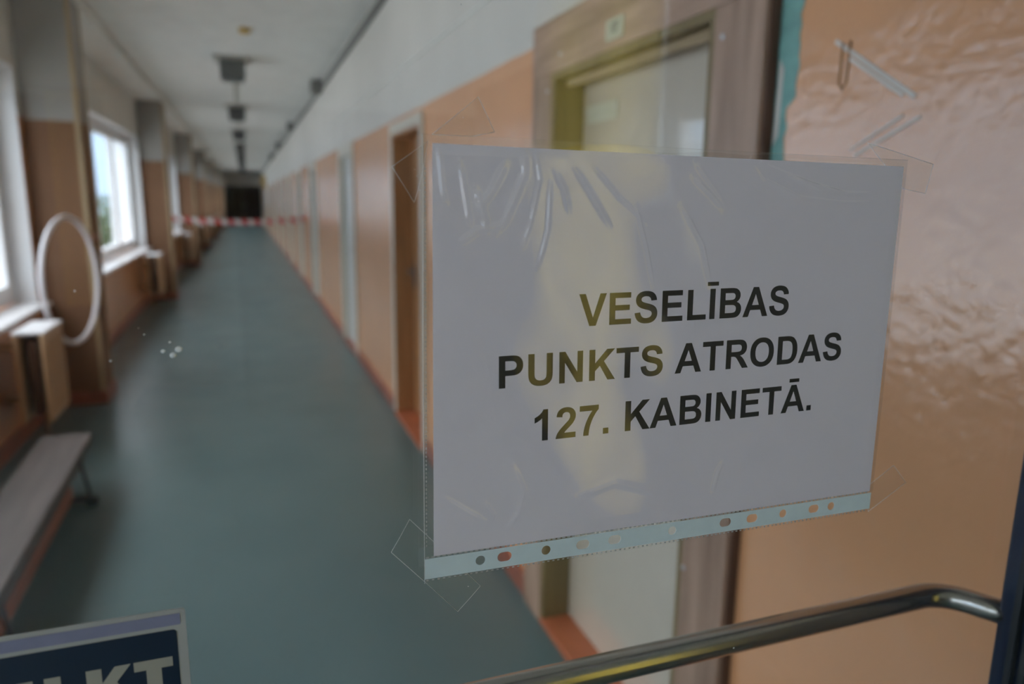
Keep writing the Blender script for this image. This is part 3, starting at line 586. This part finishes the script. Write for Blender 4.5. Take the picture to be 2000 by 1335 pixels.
# ------------------------------------------------------------------ paper in its sleeve
ex = Vector((0.9999565, 0.0028689, -0.0088709)); ey = Vector((0.0088177, 0.0180684, 0.9997979)); ez = ex.cross(ey)
O = Vector((0.0851004, 0.3471838, 1.5563520))
PM = Matrix(((ex.x, ey.x, ez.x, O.x), (ex.y, ey.y, ez.y, O.y), (ex.z, ey.z, ez.z, O.z), (0, 0, 0, 1)))
sheet = shape('printed_sheet', [[(0, 0), (.297, 0), (.297, -.210), (0, -.210)]], .0001, 'paper_white', None, PM)
tag(sheet, 'white sheet printed with three lines of bold black capitals', 'paper')
AN = math.radians(.85)
lettering('VESELĪBAS', .0797, -.0912, .2178, .0174, AN, .0001, 'ink_black', sheet)
lettering('PUNKTS ATRODAS', .0350, -.1222, .2612, .0172, AN, .0001, 'ink_black', sheet)
lettering('127. KABINETĀ.', .0556, -.1527, .2412, .0173, AN, .0001, 'ink_black', sheet)

sl = empty('plastic_sleeve', O, label='clear punched plastic sleeve taped to the glass around the paper', cat='sleeve'); sl.matrix_world = PM
U0, U1, V0, V1 = -.0050, .2995, -.2245, .0040
CRE = [[(85.6, -9.0), (96.4, -19.1), (99.6, -22.9), (118.4, -36.6)], [(74.0, -9.4), (83.1, -20.7), (95.3, -38.3)], [(46.3, -0.4), (46.5, -12.9), (36.8, -35.7), (31.5, -43.4)], [(52.6, -2.6), (54.9, -15.1), (50.6, -35.5), (46.3, -49.4)], [(63.5, -11.0), (68.6, -19.8), (71.8, -31.4)], [(36.4, -8.3), (29.9, -20.8), (23.8, -29.6)], [(2.6, -2.4), (4.6, -21.5), (6.9, -28.7)], [(144.7, -10.9), (156.9, -20.2), (166.0, -28.5)], [(145.7, -2.7), (162.0, -20.1), (166.5, -25.6), (166.1, -29.9)], [(182.6, 0.1), (192.3, -10.8), (218.7, -20.2), (249.4, -22.5), (283.3, -21.8), (284.3, -19.6)], [(189.8, -1.9), (202.6, -6.2), (221.4, -11.4), (252.6, -17.3), (272.5, -16.8), (282.9, -18.7)], [(210.1, -8.8), (233.2, -15.4), (252.7, -17.9)], [(198.4, 0.7), (235.3, -0.7), (294.6, 0.9)], [(3.0, -176.2), (11.9, -182.9), (18.9, -188.1), (27.5, -193.6)], [(43.0, -165.2), (49.2, -180.4), (46.4, -191.8), (39.2, -202.6)], [(27.4, -183.5), (32.3, -191.4), (31.8, -195.1)], [(171.6, -195.3), (174.3, -182.7), (177.5, -176.6)], [(79.8, -187.1), (105.2, -181.1), (132.4, -190.5)], [(110.6, -26.7), (118.0, -48.4), (124.0, -70.8)], [(139.1, -26.2), (153.9, -48.4), (160.7, -71.5)], [(11.6, -48.4), (22.1, -40.9), (35.5, -38.3)], [(61.0, -16), (60, -40), (55, -60)], [(13, -8), (17, -30), (19, -41)], [(21, -20), (26, -36), (27, -42)]]
NU, NV = 620, 430
gu = np.linspace(U0, U1, NU)*1000; gv = np.linspace(-.2105, V1, NV)*1000
UU, VV = np.meshgrid(gu, gv, indexing='ij')
hz = 1.3+.35*np.sin(UU*.045+.8*np.sin(VV*.03))*np.cos(VV*.021+UU*.006)+.18*np.sin(UU*.11+VV*.02)*np.sin(VV*.05+1)
for ci, c in enumerate(CRE):
    best = np.full(UU.shape, 1e9); tot = sum(math.dist(a, b) for a, b in zip(c, c[1:])); acc = 0; par = np.zeros(UU.shape)
    for a, b in zip(c, c[1:]):
        l = math.dist(a, b); t_ = np.clip(((UU-a[0])*(b[0]-a[0])+(VV-a[1])*(b[1]-a[1]))/l**2, 0, 1)
        d = np.hypot(UU-a[0]-t_*(b[0]-a[0]), VV-a[1]-t_*(b[1]-a[1])); k = d < best
        par = np.where(k, (acc+t_*l)/tot, par); best = np.minimum(best, d); acc += l
    wd = .9+.7*((ci*7) % 3)/2
    hz += (.65+.35*((ci*5) % 4)/3)*np.exp(-(best/wd)**2)*np.clip(np.sin(np.pi*np.clip(par, .04, .96))*1.6, 0, 1)
edge = np.minimum.reduce([UU-gu[0], gu[-1]-UU, VV-gv[0], gv[-1]-VV]); hz = .25+(hz-.25)*np.clip(edge/9, 0, 1)**.7
hz = np.maximum(hz, .25)
co = np.stack([UU/1000, VV/1000, hz/1000], -1).reshape(-1, 3)
idx = np.arange(NU*NV).reshape(NU, NV); q = np.stack([idx[:-1, :-1], idx[1:, :-1], idx[1:, 1:], idx[:-1, 1:]], -1).reshape(-1, 4)
me = bpy.data.meshes.new('front_film'); me.from_pydata(co.tolist(), [], q.tolist()); me.polygons.foreach_set('use_smooth', [True]*len(me.polygons)); me.materials.append(MATS['sleeve_film'])
link(bpy.data.objects.new('front_film', me), sl)
shape('back_film', [[(U0, V0), (U1, V0), (U1, V1), (U0, V1)]], .00006, 'sleeve_back', sl, T(0, 0, -.0003))
HOLES = [(25.6, 0), (39.4, 1), (63.9, 0), (86.5, 1), (106.7, 1), (145.1, 0), (182.8, 1), (202.6, 1), (226.2, 0), (250.6, 1), (264.8, 0)]
def slot(u, ob): return [(p[0]/1000, p[1]/1000) for p in (rrect(u-(4.1 if ob else 2.7), -218.9, u+(4.1 if ob else 2.7), -213.5, 2.69, 7))]
shape('punched_strip', [[(U0+.0002, -.2222), (U1-.0015, -.2222), (U1-.0015, -.2110), (U0+.0002, -.2110)]]+[slot(u, ob) for u, ob in HOLES], .00025, 'strip_blue', sl, T(0, 0, .0003))
bm = bmesh.new()
def dash(u, v, du, dv): add_box(bm, ((u-du/2)/1000, (v-dv/2)/1000, .00025), ((u+du/2)/1000, (v+dv/2)/1000, .0005))
for i in range(88): dash(-3.9, -12-2.2*i, .55, 1.1)
for i in range(100): dash(-3.5+3.0*i, -210.2, 1.7, .7)
for i in range(100): dash(-3.5+3.0*i, -223.0, 1.2, .6)
tag(finish('weld_seam', bm, 'seam_grey', sl), kind='stuff')
tube('fold_edge', [(U0, V1, .0004), (U0+.0002, -.02, .0006), (U0-.0002, -.1, .0004), (U0, V0, .0004)], .00016, 'weld_milk', sl, 6)
tube('fold_edge', [(U0, V1, .0004), (.06, V1+.0004, .0005), (.15, V1-.0003, .0004), (U1, V1, .0004)], .00013, 'tape_film', sl, 6)
# sticky tape pieces on the glass
def tape(label, pts, bub=()):
    cx = sum(p[0] for p in pts)/len(pts); cz = sum(p[1] for p in pts)/len(pts)
    t = empty('sticky_tape', (cx, GY-.0003, cz), label=label, cat='tape', group='clear tape holding the sleeve')
    P = [(p[0]-cx, p[1]-cz) for p in pts]
    fl = shape('film', [P], .00008, 'tape_film', t, XZ)
    for a, b in zip(P, P[1:]+P[:1]):
        tube('cut_edge', [(a[0], a[1], .0001), ((a[0]+b[0])/2+.0002, (a[1]+b[1])/2, .0001), (b[0], b[1], .0001)], .00009, 'weld_milk', fl, 5)
    for (x, z, s) in bub:
        bmm = bmesh.new(); bmesh.ops.create_icosphere(bmm, subdivisions=2, radius=s, matrix=Matrix.Diagonal((1, .3, 1, 1))); finish('air_bubble', bmm, 'weld_milk', fl, smooth=True, loc=(x-cx, z-cz, .0001))
tape('clear tape piece left of the sleeve top corner', [(.066, 1.545), (.0835, 1.5575), (.0800, 1.540), (.0765, 1.5285)], [(.0795, 1.5345, .0005), (.078, 1.541, .0003), (.077, 1.544, .0003)])
tape('clear tape piece above the sleeve top left corner', [(.0855, 1.5605), (.1085, 1.579), (.117, 1.563), (.106, 1.5605)], [(.101, 1.569, .0003)])
tape('clear tape piece under the sleeve bottom left corner', [(.072, 1.366), (.111, 1.321), (.098, 1.308), (.062, 1.349)], [(.104, 1.322, .0003)])
tape('clear tape piece right of the sleeve bottom right corner', [(.3845, 1.345), (.405, 1.357), (.418, 1.343), (.387, 1.326)])
tape('clear tape piece over the sleeve top right corner', [(.353, 1.567), (.408, 1.556), (.404, 1.538), (.385, 1.5405)])

# ------------------------------------------------------------------ blue pull sign on the glass
sg = empty('door_sign', (-.092, GY-.0002, 1.3085), label='dark blue pull sign with pale border and letters on the glass', cat='sign')
def S(x, z): return (x+.092, z-1.3085)
a0, a1 = S(-.1385, 1.280), S(-.0375, 1.3370)
shape('border_plate', [rrect(a0[0], a0[1], a1[0], a1[1], .0022)], .0008, 'sign_border', sg, T(0, -.0005, 0) @ XZ)
b0, b1 = S(-.1355, 1.3290), S(-.0398, 1.3348); shape('top_strip', [rrect(b0[0], b0[1], b1[0], b1[1], .0006)], .0002, 'sign_lilac', sg, T(0, -.00105, 0) @ XZ)
c0, c1 = S(-.1343, 1.284), S(-.0418, 1.3268); np_ = shape('blue_panel', [rrect(c0[0], c0[1], c1[0], c1[1], .0018)], .0002, 'sign_navy', sg, T(0, -.00105, 0) @ XZ)
HV = {'V': [(0, 0), (7.2, 0), (10.2, -13), (13.2, 0), (20.2, 0), (13.6, -22.5), (6.6, -22.5)], 'I': [(0, 0), (6.6, 0), (6.6, -22.5), (0, -22.5)],
      'L': [(0, 0), (6.6, 0), (6.6, -17.6), (15.4, -17.6), (15.4, -22.5), (0, -22.5)], 'T': [(0, 0), (16.8, 0), (16.8, -5), (11.7, -5), (11.7, -22.5), (5.1, -22.5), (5.1, -5), (0, -5)],
      'K': [(0, 0), (6.4, 0), (6.4, -7.6), (12.0, 0), (18.8, 0), (12.4, -8.2), (19.6, -22.5), (11.8, -22.5), (8.2, -13.4), (6.4, -15.4), (6.4, -22.5), (0, -22.5)]}
for ch, x in (('V', -.1316), ('I', -.1090), ('L', -.0980), ('K', -.0812), ('T', -.0613)):
    ox, oz = S(x, 1.313); shape('letter', [[(ox+p[0]/1000, oz+p[1]/1000) for p in HV[ch]]], .00005, 'sign_letter', np_, T(0, 0, .0002))
